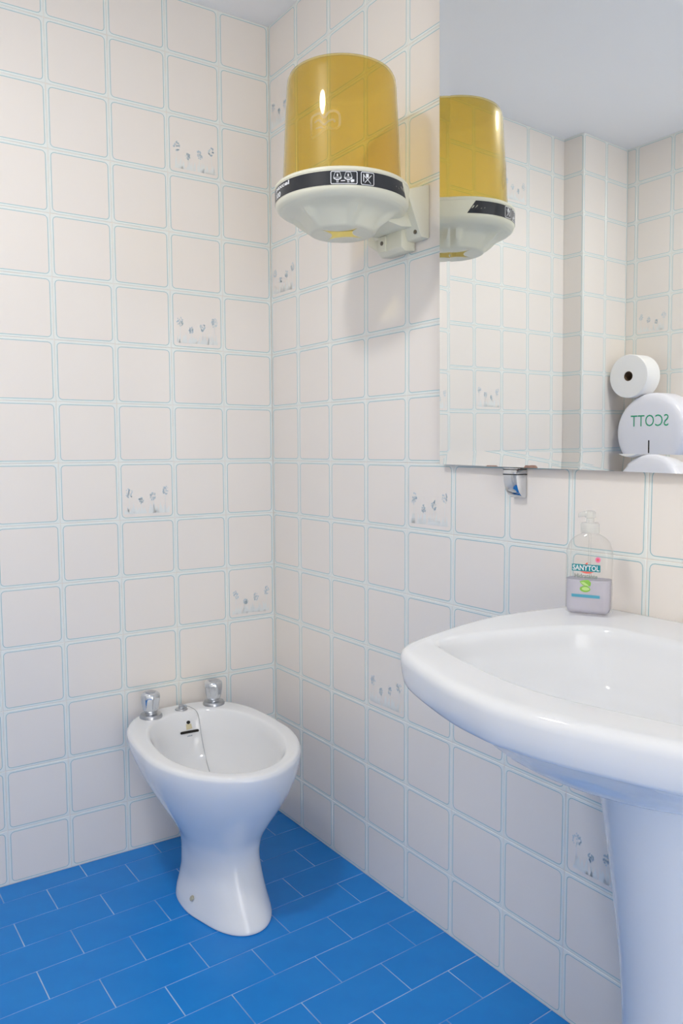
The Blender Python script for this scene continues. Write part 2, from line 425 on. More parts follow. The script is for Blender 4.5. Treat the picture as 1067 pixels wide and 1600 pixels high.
# ------------------------------------------------------------------ washbasin and pedestal
BYC, BZ = -1.352, 0.797
half_out = [(0.0, 0.0), (0.0, 0.10), (0.0, 0.20), (0.0, 0.250), (-0.008, 0.268), (-0.05, 0.278), (-0.13, 0.292), (-0.22, 0.298), (-0.326, 0.279), (-0.41, 0.256), (-0.445, 0.241), (-0.466, 0.222), (-0.482, 0.190), (-0.500, 0.142), (-0.522, 0.068), (-0.531, 0.0)]
half_in = [(-0.128, 0.0), (-0.125, 0.08), (-0.128, 0.135), (-0.145, 0.162), (-0.183, 0.186), (-0.254, 0.212), (-0.33, 0.230), (-0.375, 0.230), (-0.400, 0.215), (-0.413, 0.185), (-0.430, 0.125), (-0.446, 0.05), (-0.451, 0.0)]
def outline_polar(half, c, n):
    pts = catmull(half, 10); full_ = pts+[(x, -y) for x, y in reversed(pts[1:-1])]
    ang = [(math.atan2(y, x-c), math.hypot(x-c, y)) for x, y in full_]
    res = []
    for j in range(n):
        a = -math.pi+2*math.pi*(j+0.5)/n
        best = None
        for i in range(len(ang)):
            a0, r0 = ang[i]; a1, r1 = ang[(i+1) % len(ang)]
            d = (a1-a0+math.pi) % (2*math.pi)-math.pi; e = (a-a0+math.pi) % (2*math.pi)-math.pi
            if abs(d) > 1e-9 and 0 <= e/d <= 1:
                # exact intersection of the ray with the segment
                x0, y0 = full_[i][0]-c, full_[i][1]; x1, y1 = full_[(i+1) % len(ang)][0]-c, full_[(i+1) % len(ang)][1]
                ca_, sa_ = math.cos(a), math.sin(a); den = (x1-x0)*sa_-(y1-y0)*ca_
                t = (y0*ca_-x0*sa_)/den if abs(den) > 1e-12 else 0
                best = math.hypot(x0+(x1-x0)*t, y0+(y1-y0)*t); break
        res.append((a, best if best else r0))
    return res
NB = 160; BC = -0.27
PO_ = outline_polar(half_out, BC, NB); PI_ = outline_polar(half_in, BC, NB)
def b_ring(src, off, z, sc=1.0, xs=0.0):
    return [(min(BC+(r*sc-off)*math.cos(a)+xs, 0.0), (r*sc-off)*math.sin(a), z) for a, r in src]
def b_ell(rx, ry, z, xc):
    return [(min(xc+rx*math.cos(a), -0.0), ry*math.sin(a), z) for a, r in PO_]
b = MB()
rings = [b_ell(0.10, 0.12, 0.656, -0.20), b_ell(0.140, 0.165, 0.661, -0.215), b_ell(0.180, 0.212, 0.677, -0.235),
         b_ring(PO_, 0.050, 0.710, 0.92), b_ring(PO_, 0.032, 0.732, 0.97), b_ring(PO_, 0.019, 0.7445), b_ring(PO_, 0.014, 0.7445), b_ring(PO_, 0.008, 0.747), b_ring(PO_, 0.005, 0.752), b_ring(PO_, 0.002, 0.765),
         b_ring(PO_, 0.0, 0.782), b_ring(PO_, 0.0005, 0.788), b_ring(PO_, 0.003, 0.793), b_ring(PO_, 0.007, 0.796), b_ring(PO_, 0.012, 0.797), b_ring(PO_, 0.02, 0.797)]
rings += [b_ring(PI_, -0.012, 0.7955), b_ring(PI_, -0.006, 0.7945), b_ring(PI_, -0.001, 0.7915), b_ring(PI_, 0.003, 0.786), b_ring(PI_, 0.006, 0.777), b_ring(PI_, 0.010, 0.762),
          b_ring(PI_, 0.014, 0.742, 0.965), b_ring(PI_, 0.016, 0.715, 0.90), b_ring(PI_, 0.018, 0.700, 0.80), b_ring(PI_, 0.015, 0.692, 0.66), b_ring(PI_, 0.01, 0.688, 0.46), b_ring(PI_, 0.0, 0.686, 0.22)]
def densify(rs, k):      # smooth in-between rings
    flat_ = catmull([tuple(c for p in r for c in p) for r in rs], k)
    return [[(min(r[i], 0.0), r[i+1], r[i+2]) for i in range(0, len(r), 3)] for r in flat_]
b.loft(densify(rings[:6], 4)+rings[6:16]+densify(rings[16:], 2))
me = b.mesh('washbasin', M_porc, 50)
wb = obj('washbasin', me); wb.location = toW(-0.001, BYC); wb.rotation_euler = (0, 0, AN)
tag(wb, 'white glazed porcelain washbasin with rounded front rim under the mirror', 'washbasin')
# pedestal: open-backed shell
def ped_ring(z, hw, xf, xb):
    out = []; n = 24; t = 0.012
    def pts(h, fr, bk):
        r = []
        for i in range(n+1):
            a = math.pi/2-math.pi*i/n
            cxx = bk
            x = bk-(bk-fr)*abs(math.cos(a))**(2/2.1); y = h*math.copysign(abs(math.sin(a))**(2/2.1), math.sin(a))
            r.append((x, y))
        return r
    o = pts(hw, xf, xb); i_ = pts(hw-t, xf+t, xb)
    return [(x, y, z) for x, y in o]+[(x, y, z) for x, y in reversed(i_)]
keys = [(0.0, 0.105, -0.225, -0.075), (0.02, 0.104, -0.224, -0.075), (0.10, 0.094, -0.209, -0.078), (0.20, 0.091, -0.204, -0.080), (0.32, 0.097, -0.212, -0.080), (0.45, 0.110, -0.229, -0.080), (0.56, 0.124, -0.246, -0.080), (0.6545, 0.138, -0.265, -0.080)]
b = MB(); b.loft([ped_ring(*k) for k in catmull(keys, 5)])
pd = obj('basin_pedestal', b.mesh('basin_pedestal', M_porc, 50)); pd.location = toW(0, BYC); pd.rotation_euler = (0, 0, AN)
tag(pd, 'white porcelain pedestal standing on the blue floor under the washbasin', 'pedestal')

# ------------------------------------------------------------------ bidet
BX = -0.318
bd = empty('bidet', (BX, -0.30, 0.0))
NS = 72
def egg(hw, yb, yf, ym, nb, nf, z):
    r = []
    for j in range(NS):
        a = 2*math.pi*j/NS; c, s_ = math.cos(a), math.sin(a)
        if s_ >= 0: n = nb; L = yb-ym
        else: n = nf; L = ym-yf
        r.append((hw*math.copysign(abs(c)**(2/n), c), ym+L*math.copysign(abs(s_)**(2/n), s_)+0.30, z))
    return r
okeys = [  # z, half width, back y, front y, widest y, back power, front power
    (0.385, 0.160, -0.046, -0.545, -0.32, 2.9, 1.9), (0.385, 0.170, -0.036, -0.554, -0.32, 2.9, 1.88), (0.3835, 0.176, -0.030, -0.560, -0.32, 2.9, 1.87), (0.380, 0.180, -0.027, -0.563, -0.32, 2.9, 1.87), (0.373, 0.182, -0.025, -0.565, -0.32, 2.9, 1.87),
    (0.352, 0.180, -0.026, -0.562, -0.32, 2.8, 1.87), (0.325, 0.172, -0.032, -0.552, -0.32, 2.6, 1.9), (0.29, 0.157, -0.05, -0.533, -0.32, 2.4, 1.95), (0.25, 0.136, -0.080, -0.505, -0.32, 2.3, 2.0),
    (0.21, 0.113, -0.12, -0.476, -0.32, 2.3, 2.0), (0.175, 0.094, -0.155, -0.452, -0.32, 2.3, 2.05), (0.15, 0.085, -0.175, -0.444, -0.32, 2.3, 2.1), (0.12, 0.080, -0.185, -0.446, -0.32, 2.4, 2.1),
    (0.08, 0.082, -0.192, -0.462, -0.32, 2.4, 2.1), (0.04, 0.086, -0.196, -0.486, -0.32, 2.4, 2.1), (0.012, 0.091, -0.198, -0.505, -0.32, 2.4, 2.1), (0.003, 0.092, -0.198, -0.508, -0.32, 2.4, 2.1), (0.0, 0.090, -0.200, -0.505, -0.32, 2.4, 2.1)]
ikeys = [(0.3848, 0.150, -0.082, -0.536, -0.31, 2.3, 2.0), (0.383, 0.145, -0.088, -0.532, -0.31, 2.3, 2.0), (0.378, 0.141, -0.092, -0.528, -0.31, 2.3, 2.0), (0.365, 0.136, -0.098, -0.521, -0.31, 2.3, 2.0), (0.34, 0.129, -0.105, -0.511, -0.31, 2.2, 2.0), (0.30, 0.114, -0.115, -0.490, -0.31, 2.1, 2.0), (0.265, 0.088, -0.14, -0.455, -0.31, 2.0, 2.0), (0.245, 0.05, -0.20, -0.40, -0.31, 2, 2), (0.24, 0.015, -0.28, -0.33, -0.31, 2, 2)]
b = MB()
ok = catmull([tuple(k) for k in okeys], 4); ik = catmull([tuple(k) for k in ikeys], 4)
def foot(ring):      # ledge at both sides of the foot for the floor bolts
    out = []
    for x, y, z in ring:
        g = math.exp(-((y-0.0)/0.085)**4)*max(0.0, 1-max(0.0, z-0.022)/0.045)
        out.append((x+math.copysign(0.009*g, x) if abs(x) > 0.02 else x, y, z))
    return out
b.loft([foot(egg(*k[1:], k[0])) for k in reversed(ok)]+[egg(*k[1:], k[0]) for k in ik])
bowl = obj('bowl', b.mesh('bidet_bowl', M_porc, 60), bd)
for sx in (-1,):
    c = MB(); c.lathe([(0.0065, 0.0), (0.0065, 0.002), (0.0045, 0.004)], 16)
    bo = obj('bolt_cap', c.mesh('bolt_cap', M_bolt, 40), bd); bo.location = (sx*0.0900, -0.060, 0.038)
    bo.rotation_euler = (0, sx*0.95, 0)
# taps
for tx, ty in ((-0.085, 0.218), (0.091, 0.224)):
    f = MB(); f.lathe([(0.0195, 0.0), (0.0195, 0.003), (0.0175, 0.0065), (0.010, 0.0075), (0.009, 0.013)], 32)
    tp = obj('tap_flange', f.mesh('tap_flange', M_dull, 40), bd); tp.location = (tx, ty, 0.3842); tp.scale = (1.5, 1.5, 1.35)
    k = MB(); n = 32; rings = []
    for r, z in ((0.0085, 0.009), (0.0108, 0.0105), (0.0122, 0.014), (0.0138, 0.021), (0.0152, 0.030), (0.0160, 0.037), (0.0160, 0.041), (0.0150, 0.0450), (0.0125, 0.0475), (0.008, 0.0485)):
        lob = 0.05 if 0.012 < z < 0.044 else 0.0
        rings.append([((r*(1+lob*math.cos(8*2*math.pi*j/n)))*math.cos(2*math.pi*j/n), (r*(1+lob*math.cos(8*2*math.pi*j/n)))*math.sin(2*math.pi*j/n), z) for j in range(n)])
    k.loft(rings)
    obj('knob', k.mesh('knob', M_chrome, 50), tp)
    c = MB(); c.lathe([(0.0085, 0.0483), (0.0085, 0.0495), (0.0075, 0.0500)], 24)
    obj('knob_cap', c.mesh('knob_cap', M_dull, 40), tp)
# chain anchor and plug chain
c = MB(); c.lathe([(0.0125, 0.0), (0.0115, 0.003), (0.006, 0.0045), (0.005, 0.009), (0.0055, 0.011), (0.003, 0.013)], 24)
ca_o = obj('chain_anchor', c.mesh('chain_anchor', M_dull, 40), bd); ca_o.location = (0.001, 0.229, 0.3845); ca_o.scale = (1.35, 1.35, 1.1)
c = MB()
path = [(0.006, 0.226, 0.393), (0.014, 0.218, 0.394), (0.022, 0.206, 0.391), (0.028, 0.195, 0.386), (0.031, 0.186, 0.376), (0.032, 0.180, 0.36), (0.032, 0.171, 0.33), (0.033, 0.155, 0.29), (0.030, 0.130, 0.266), (0.024, 0.098, 0.254)]
c.tube(catmull(path, 4), 0.0011, 6)
tor = [(0.008+0.006*math.cos(t), 0.223, 0.3925+0.004*math.sin(t)) for t in [2*math.pi*j/14 for j in range(15)]]
c.tube(tor, 0.0007, 6)
obj('plug_chain', c.mesh('plug_chain', M_dull, 60), bd)
# overflow slot, spray hole and maker's mark on the back slope of the bowl
def back_y(z, x):
    for i in range(len(ik)-1):
        if ik[i+1][0] <= z <= ik[i][0] or ik[i][0] <= z <= ik[i+1][0]:
            t = (z-ik[i][0])/(ik[i+1][0]-ik[i][0]) if ik[i+1][0] != ik[i][0] else 0
            kk = [a_+(b_-a_)*t for a_, b_ in zip(ik[i], ik[i+1])]; break
    hw, yb, yf, ym, nb = kk[1:6]
    return ym+(yb-ym)*max(0.0, 1-abs(x/hw)**nb)**(1/nb)+0.30
def on_slope(poly, off=0.0006):
    return [(x, back_y(z, x)-off, z) for x, z in poly]
def slope_patch(name, polys, m, parent, off=0.0006):
    b = MB()
    for poly in polys:
        v = on_slope(poly, off); b.add(v, [tuple(range(len(v)))])
    return obj(name, b.mesh(name, m), parent)
def stadium(cx, cz, L, h, n=6):
    r = []
    for i in range(n+1):
        a = -math.pi/2+math.pi*i/n; r.append((cx+L/2-h/2+h/2*math.cos(a), cz+h/2*math.sin(a)))
    for i in range(n+1):
        a = math.pi/2+math.pi*i/n; r.append((cx-L/2+h/2+h/2*math.cos(a), cz+h/2*math.sin(a)))
    return r
slope_patch('overflow_slot', [stadium(0.008, 0.334, 0.050, 0.0065)], M_dark, bowl, 0.0012)
slope_patch('spray_hole', [[(0.008+0.0052*math.cos(t), 0.357+0.0042*math.sin(t)) for t in [2*math.pi*j/14 for j in range(14)]]], M_dark, bowl, 0.0012)
slope_patch('stain', [[(0.001, 0.353), (0.015, 0.353), (0.017, 0.341), (0.001, 0.339)]], M_rust, bowl, 0.0008)
slope_patch('maker_mark', [[(0.002+i*0.0034, 0.3215), (0.0045+i*0.0034, 0.3215), (0.0045+i*0.0034, 0.324+0.001*(i % 2)), (0.002+i*0.0034, 0.324)] for i in range(4)], M_mark, bowl, 0.0008)
tag(bd, 'white porcelain bidet with two chrome taps and plug chain against the tiled wall', 'bidet')

# ------------------------------------------------------------------ mirror
TAU = 0.0088; MY0, MY1, MZ1 = -0.719, -2.02, 2.10
def mz(y): return 1.037-0.0147*(-y+MY0)
def mx(z): return -0.014-math.tan(TAU)*(z-1.04)
mr = empty('wall_mirror', toW(-0.008, MY0, 1.037), AN)
def ml(x, y, z): return (x+0.008, y-MY0, z-1.037)
BW = 0.029; BT = math.tan(math.radians(4.25))*BW
oy = [(MY0, mz(MY0)), (MY1, mz(MY1)), (MY1, MZ1), (MY0, MZ1)]
iy = [(MY0-BW, mz(MY0)+BW), (MY1+BW, mz(MY1)+BW), (MY1+BW, MZ1-BW), (MY0-BW, MZ1-BW)]
# tiny drop so that the facets turn inwards as the ground bevel of the glass does
front = [ml(mx(z), y, z) for y, z in iy]
edge = [ml(mx(z)-BT, y, z) for y, z in oy]
b = MB(); b.add(front, [(0, 1, 2, 3)])
obj('mirror_glass', b.mesh('mirror_glass', M_mirror), mr)
for i in range(4):
    k = (i+1) % 4
    b = MB(); b.add([edge[i], edge[k], front[k], front[i]], [(0, 1, 2, 3)])
    obj('bevelled_edge', b.mesh('bevelled_edge', M_mirror), mr)
back = [ml(mx(z)+0.005, y, z) for y, z in oy]
b = MB(); b.add(edge+back, [(0, 1, 5, 4), (1, 2, 6, 5), (2, 3, 7, 6), (3, 0, 4, 7), (4, 5, 6, 7)])
obj('mirror_back', b.mesh('mirror_back', M_medge), mr)
# worn silvering along the lower edge
for cy, L, h in ((-0.868, 0.030, 0.0018), (-0.965, 0.032, 0.0048)):
    n = 11; rr = random.Random(int(-cy*1000)); b = MB()
    pts = [(cy-L/2+L*i/(n-1), mz(cy)+0.0004+h*min(1, 3*math.sin(math.pi*i/(n-1)))*(0.75+0.25*rr.random())) for i in range(n)]
    poly = [(cy-L/2, mz(cy)-0.0003)]+pts+[(cy+L/2, mz(cy)-0.0003)]
    v = [ml(mx(z)-BT-0.0004, y, z) for y, z in poly]; b.add(v, [tuple(range(len(v)))])
    obj('worn_patch', b.mesh('worn_patch', M_medge), mr)
tag(mr, 'large frameless wall mirror above the washbasin reflecting the far corner', 'mirror')
# clip
cl = empty('mirror_clip', toW(0, -0.927, 1.028), AN)
b = MB(); hw = 0.0165
prof = [(-0.0005, 0.004), (-0.030, 0.004), (-0.030, -0.010)]+[(-0.030+0.026*(1-math.cos(t)), -0.010-0.042*math.sin(t)) for t in [math.pi/2*i/8 for i in range(1, 9)]]+[(-0.0005, -0.052)]
n = len(prof)
b.loft([[(x, -hw*0.98, z) for x, z in prof], [(x, hw*0.98, z) for x, z in prof]])
me = bevel(b.mesh('clip_body', M_chrome), 0.0015, 2, 40); obj('clip_body', me, cl)
b = MB(); b.box((-0.0306, -hw-0.0004, -0.0085), (-0.001, hw+0.0004, -0.0065)); obj('gasket', b.mesh('gasket', M_dark), cl)
b = MB(); b.box((-0.0305, -hw-0.0003, 0.001), (-0.001, hw+0.0003, 0.0025)); obj('gasket', b.mesh('gasket', M_dark), cl)
tag(cl, 'small chrome clip holding the lower edge of the mirror', 'clip')

# ------------------------------------------------------------------ amber paper towel dispenser
DX, DY, DR = -0.1768, -0.5931, 0.1384
dp = empty('paper_towel_dispenser', toW(DX, DY, 1.50), AN)
Z0 = 1.50
def dz(z): return z-Z0
# clear amber cover
b = MB()
prof_o = [(0.1225, 1.6005), (0.1205, 1.64), (0.1165, 1.72), (0.1120, 1.800), (0.1105, 1.812), (0.1065, 1.8205), (0.1000, 1.8245), (0.090, 1.826), (0.04, 1.827), (0.004, 1.827)]
prof_i = [(r-0.0025 if r > 0.01 else r, z-0.0025 if z > 1.81 else z) for r, z in prof_o]
b.lathe([(r, dz(z)) for r, z in prof_i[:1]+prof_o], 96, cap0=False, cap1=True)
b2 = MB(); b2.lathe([(r, dz(z)) for r, z in prof_i], 96, cap0=False, cap1=True)
b.add(b2.v, b2.f)
cov = obj('cover', b.mesh('dispenser_cover', M_amber, 40), dp)
# emblem moulded into the cover: a two-lobed ribbon outline
def on_cyl(a_deg, R, x, z):      # x metres to the right of the direction a_deg, seen from outside
    a = math.radians(a_deg)+x/R
    return (R*math.cos(a), R*math.sin(a), dz(z))
def cyl_patch(b, poly, a_deg, R, off=0.0, m=0):
    v = [on_cyl(a_deg, R+off, x, z) for x, z in poly]; b.add(v, [tuple(range(len(v)))], m)
def stroke(pts, w):
    qs = []
    for i in range(len(pts)-1):
        (x0, y0), (x1, y1) = pts[i], pts[i+1]; L = math.hypot(x1-x0, y1-y0) or 1; nx, ny = -(y1-y0)/L*w/2, (x1-x0)/L*w/2
        qs.append([(x0+nx, y0+ny), (x1+nx, y1+ny), (x1-nx, y1-ny), (x0-nx, y0-ny)])
    return qs
b = MB()
ez = 1.689
em = [(-0.029, -0.020), (-0.029, 0.012), (-0.020, 0.018), (-0.010, 0.019), (-0.002, 0.010), (0.006, 0.019), (0.018, 0.021), (0.027, 0.015), (0.028, 0.002), (0.026, -0.009), (0.016, -0.012), (0.004, -0.009), (-0.006, -0.014), (-0.016, -0.020), (-0.029, -0.024)]
for q in stroke(catmull(em, 3), 0.0048): cyl_patch(b, [(x, ez+z) for x, z in q], 219, 0.1178, 0.0006)
for q in stroke([(-0.022, 0.004), (-0.014, 0.008), (-0.008, 0.003), (-0.002, -0.003), (0.006, 0.003), (0.016, 0.006), (0.019, 0.0)], 0.004): cyl_patch(b, [(x, ez+z) for x, z in q], 219, 0.1178, 0.0007)
for q in stroke([(-0.020, -0.008), (-0.010, -0.006), (0.0, -0.012)], 0.0035): cyl_patch(b, [(x, ez+z) for x, z in q], 219, 0.1178, 0.0007)
obj('emblem', b.mesh('emblem', M_emblem), cov)
# ivory collar and funnel
b = MB(); b.lathe([(r, dz(z)) for r, z in ((0.1275, 1.590), (0.1275, 1.600), (0.1295, 1.6028), (0.1360, 1.6028), (0.1384, 1.6005), (0.1384, 1.5965), (0.1374, 1.5955), (0.1374, 1.5665), (0.1340, 1.5590), (0.128, 1.5545), (0.124, 1.5560), (0.1225, 1.590))], 96, cap0=False, cap1=False)
col_o = obj('collar', b.mesh('collar', M_ivory, 35), dp)
b = MB(); n = 96
def fun_ring(r, z, sq, rib):
    out = []
    for j in range(n):
        a = 2*math.pi*j/n
        c4 = abs(math.cos(2*(a-math.radians(190))))
        rr = r*(1+sq*(c4**3-0.35))
        d = min(abs(((math.degrees(a)-q+180) % 360)-180) for q in (190, 250, 310, 10, 70, 130))
        rr += rib*1.5*max(0, 1-d/8)**0.8
        out.append((rr*math.cos(a), rr*math.sin(a), dz(z)))
    return out
fk = [(0.1300, 1.5570, 0.0, 0.0), (0.1230, 1.5520, 0.0, 0.0), (0.1120, 1.5495, 0.01, 0.004), (0.0980, 1.5455, 0.02, 0.010), (0.0880, 1.5390, 0.03, 0.012), (0.0800, 1.5300, 0.02, 0.009), (0.0735, 1.5215, 0.01, 0.004), (0.0690, 1.5150, 0.0, 0.0), (0.0640, 1.5125, 0.0, 0.0)]
b.loft([fun_ring(*k) for k in catmull(fk, 3)]+[[(0.062*math.copysign(abs(math.cos(t))**4, math.cos(t)), 0.062*math.copysign(abs(math.sin(t))**4, math.sin(t)), dz(1.5135)) for t in [2*math.pi*(j+0.001)/n+math.radians(0) for j in range(n)]]], False, False)
fun = obj('funnel', b.mesh('funnel', M_ivory, 40), dp)
# black band with lettering and pictograms
BR = 0.1374
b = MB(); a0, a1 = 62, 298; N = 80
top, bot = [], []
for i in range(N+1):
    t = i/N
    top.append(on_cyl(a0+4+(a1-a0-8)*t, BR+0.0005, 0, 1.5938)); bot.append(on_cyl(a0-4+(a1-a0+8)*t, BR+0.0005, 0, 1.5675))
b.add(top+bot, [(i, i+1, N+2+i, N+1+i) for i in range(N)])
band = obj('label_band', b.mesh('label_band', M_black, 60), dp)
def cyl_text(body, a_deg, zc, wd, ht, parent, name='lettering', m=M_white, bold=0.02):
    v, f = text_mesh(body, wd, ht, bold=bold)
    vv = [on_cyl(a_deg, BR+0.0010, x, zc+y) for x, y, z_ in v]
    return obj(name, mesh(name, vv, f, m), parent)
cyl_text('paxcel', 174, 1.5870, 0.060, 0.0105, band, bold=0.03)
cyl_text('100', 167.5, 1.5745, 0.026, 0.0105, band, bold=0.04)
b = MB()
for q in ([(-0.004, 1.5935), (0.001, 1.589), (0.002, 1.5835), (-0.002, 1.5805), (-0.005, 1.586)], [(0.001, 1.5815), (0.003, 1.5785), (0.001, 1.573), (-0.005, 1.5685), (-0.004, 1.575), (-0.001, 1.579)]): cyl_patch(b, q, 149, BR, 0.0011)
obj('leaf_logo', b.mesh('leaf_logo', M_white), band)
def cyl_frame(b, a_deg, w, zc, h, t=0.0013):
    R1 = rrect(w, h, 0.0022); R1 = R1+R1[:1]; pts = []
    for (x0, y0), (x1, y1) in zip(R1[:-1], R1[1:]):
        k = max(1, int(math.hypot(x1-x0, y1-y0)/0.004))
        pts += [(x0+(x1-x0)*i/k, y0+(y1-y0)*i/k) for i in range(k)]
    for q in stroke(pts+pts[:1], t): cyl_patch(b, [(x, zc+y) for x, y in q], a_deg, BR, 0.0010)
b = MB(); zc = 1.5806
cyl_frame(b, 236, 0.050, zc, 0.0228)
for cx in (-0.0125, 0.008):
    for q in stroke([(cx-0.0075, 0.000), (cx-0.0045, 0.0095), (cx+0.0045, 0.0095), (cx+0.0075, 0.000), (cx-0.0075, 0.000)], 0.0008)+stroke([(cx-0.0075, -0.001), (cx-0.003, -0.0035), (cx+0.003, -0.0035), (cx+0.0075, -0.001)], 0.0018): cyl_patch(b, [(x, zc+z) for x, z in q], 236, BR, 0.0010)
    cyl_patch(b, [(cx-0.0012, zc+0.002), (cx+0.0012, zc+0.002), (cx+0.0012, zc+0.0065), (cx-0.0012, zc+0.0065)], 236, BR, 0.0010)
    for q in stroke([(cx-0.0015, -0.0035), (cx-0.001, -0.0095)], 0.0010)+stroke([(cx+0.0015, -0.0035), (cx+0.001, -0.0095)], 0.0010): cyl_patch(b, [(x, zc+z) for x, z in q], 236, BR, 0.0010)
cyl_patch(b, [(0.012, zc-0.006), (0.015, zc-0.003), (0.0195, zc-0.0035), (0.0195, zc-0.0075), (0.014, zc-0.009)], 236, BR, 0.0010)
cyl_patch(b, [(-0.006, zc-0.0055), (0.002, zc-0.0050), (0.002, zc-0.0068), (-0.006, zc-0.0072)], 236, BR, 0.0010)
obj('pictogram', b.mesh('pictogram', M_white), band)
b = MB(); cyl_frame(b, 255, 0.026, zc, 0.0228)
for q in stroke([(-0.008, 0.006), (0.007, -0.0085)], 0.0012)+stroke([(0.008, 0.007), (-0.006, -0.008)], 0.0012)+stroke([(-0.008, -0.006), (-0.008, 0.008)], 0.0016): cyl_patch(b, [(x, zc+z) for x, z in q], 255, BR, 0.0010)
cyl_patch(b, [(-0.003, zc+0.002), (0.002, zc+0.002), (0.0025, zc+0.009), (-0.0035, zc+0.009)], 255, BR, 0.0010)
obj('pictogram', b.mesh('pictogram', M_white), band)
# wall bracket
def ld(x, y, z): return (x-DX, y-DY, dz(z))
HWB = 0.074
b = MB()
prof = [(-0.001, 1.515), (-0.024, 1.515), (-0.060, 1.592), (-0.064, 1.604), (-0.058, 1.608), (-0.001, 1.628)]
sides = [-1.0, -0.94, 0.94, 1.0]
rings = []
for s_ in (-1, 1):
    rings.append([ld(x, DY+s_*HWB, z) for x, z in prof])
b.loft(rings)
br = obj('bracket', bevel(b.mesh('bracket', M_ivory), 0.003, 2), dp)
b = MB()   # arm carrying the funnel
b.loft([[ld(-0.018, DY+s_*0.058, 1.560), ld(-0.018, DY+s_*0.058, 1.540), ld(-0.060, DY+s_*0.052, 1.536), ld(-0.105, DY+s_*0.045, 1.545), ld(-0.110, DY+s_*0.045, 1.556), ld(-0.060, DY+s_*0.056, 1.570)] for s_ in (-1, 1)])
obj('arm', bevel(b.mesh('arm', M_ivory), 0.002, 2), br)
b = MB()   # hinge block under the bracket
b.loft([[ld(-0.002, y, 1.548), ld(-0.002, y, 1.498), ld(-0.030, y, 1.495), ld(-0.041, y, 1.503), ld(-0.041, y, 1.545)] for y in (-0.622, -0.540)])
obj('hinge_block', bevel(b.mesh('hinge_block', M_ivory), 0.002, 2), br)
b = MB(); b.loft([[ld(-0.004, y, 1.548), ld(-0.004, y, z), ld(x, y, z+0.004), ld(x, y, 1.548)] for y, z, x in ((-0.5405, 1.500, -0.034), (-0.495, 1.528, -0.034))])
obj('hinge_ear', bevel(b.mesh('hinge_ear', M_ivory), 0.002, 2), br)
b = MB(); b.box(ld(-0.045, -0.571, 1.502), ld(-0.040, -0.549, 1.536)); obj('hinge_plate', bevel(b.mesh('hinge_plate', M_ivory), 0.0015, 2), br)
for (x, y, z) in ((-0.0450, -0.560, 1.521), (-0.0303, -0.655, 1.527)):
    s_ = MB(); s_.lathe([(0.0045, 0), (0.0045, 0.0018), (0.003, 0.0030)], 16)
    M = Matrix.Translation(ld(x, y, z)) @ Matrix.Rotation(-math.pi/2, 4, 'Y')
    obj('screw', s_.mesh('screw', M_screw, 40), br, M)
tag(dp, 'ivory paper towel dispenser with amber see-through cover mounted on the tiled wall', 'dispenser')

# ------------------------------------------------------------------ soap bottle
ang = math.atan2(-0.910, 0.414)       # direction of the label's reading, mirror-wall frame
sb = empty('soap_bottle', toW(-0.071, -1.139, BZ), AN+ang)
# local x = reading direction, local -y = towards the viewer, z up
def sq_ring(hx, hy, n_, z, N=48, x0=0.0):
    r = []
    for j in range(N):
        a = 2*math.pi*j/N; c, s_ = math.cos(a), math.sin(a)
        r.append((x0+hx*math.copysign(abs(c)**(2/n_), c), hy*math.copysign(abs(s_)**(2/n_), s_), z))
    return r
HB = 0.0360; DB = 0.0190
bk = [(0.030, 0.014, 4.0, 0.0008), (0.0335, 0.0175, 4.2, 0.0035), (HB, DB, 4.5, 0.010), (HB, DB, 4.5, 0.06), (HB, DB, 4.5, 0.100), (0.0335, 0.0178, 4.0, 0.112), (0.030, 0.0165, 3.2, 0.121), (0.022, 0.0145, 2.5, 0.1285), (0.0145, 0.0125, 2.1, 0.1325), (0.0125, 0.0125, 2.0, 0.135), (0.0125, 0.0125, 2.0, 0.140)]
b = MB(); b.loft([sq_ring(h, d_, n_, z) for h, d_, n_, z in catmull(bk, 3)], True, False)
obj('bottle_body', b.mesh('bottle_body', M_clear, 60), sb)
lk = [(0.029, 0.0128, 4.0, 0.002), (0.0322, 0.0163, 4.2, 0.0045), (HB-0.0013, DB-0.0013, 4.5, 0.011), (HB-0.0013, DB-0.0013, 4.5, 0.058)]
b = MB(); b.loft([sq_ring(h, d_, n_, z) for h, d_, n_, z in lk])
obj('liquid_soap', b.mesh('liquid_soap', M_liquid, 60), sb)
b = MB(); b.lathe([(0.0145, 0.134), (0.0148, 0.135), (0.0148, 0.148), (0.0135, 0.1505), (0.0065, 0.1515), (0.0060, 0.158), (0.0085, 0.159), (0.0085, 0.1675), (0.0070, 0.170)], 32)
pm = obj('pump', b.mesh('pump', M_pump, 40), sb)
b = MB(); b.loft([[(x, y*w_, z+zo) for y, z in ((-0.0055, 0.1605), (0.0055, 0.1605), (0.0055, 0.1685), (-0.0055, 0.1685))] for x, w_, zo in ((0.004, 1, 0), (-0.010, 0.9, 0), (-0.019, 0.7, -0.002))])
obj('spout', bevel(b.mesh('spout', M_pump), 0.001, 2), pm)
b = MB(); b.tube([(0, 0, 0.136), (0, 0, 0.09), (0.004, 0, 0.03), (0.008, 0, 0.006)], 0.0022, 10); obj('dip_tube', b.mesh('dip_tube', M_clear, 60), sb)
YL = -DB-0.0004
def flat(name, polys, m, lift=0.0, parent=sb):
    b = MB()
    for q in polys: b.add([(x, YL-lift, z) for x, z in q], [tuple(range(len(q)))])
    return obj(name, b.mesh(name, m), parent)
def flat_text(body, cx, cz, wd, ht, m, lift, parent, bold=0.0):
    v, f = text_mesh(body, wd, ht, bold=bold)
    return obj('lettering', mesh('lettering', [(cx+x, YL-lift, cz+y) for x, y, z in v], f, m), parent)
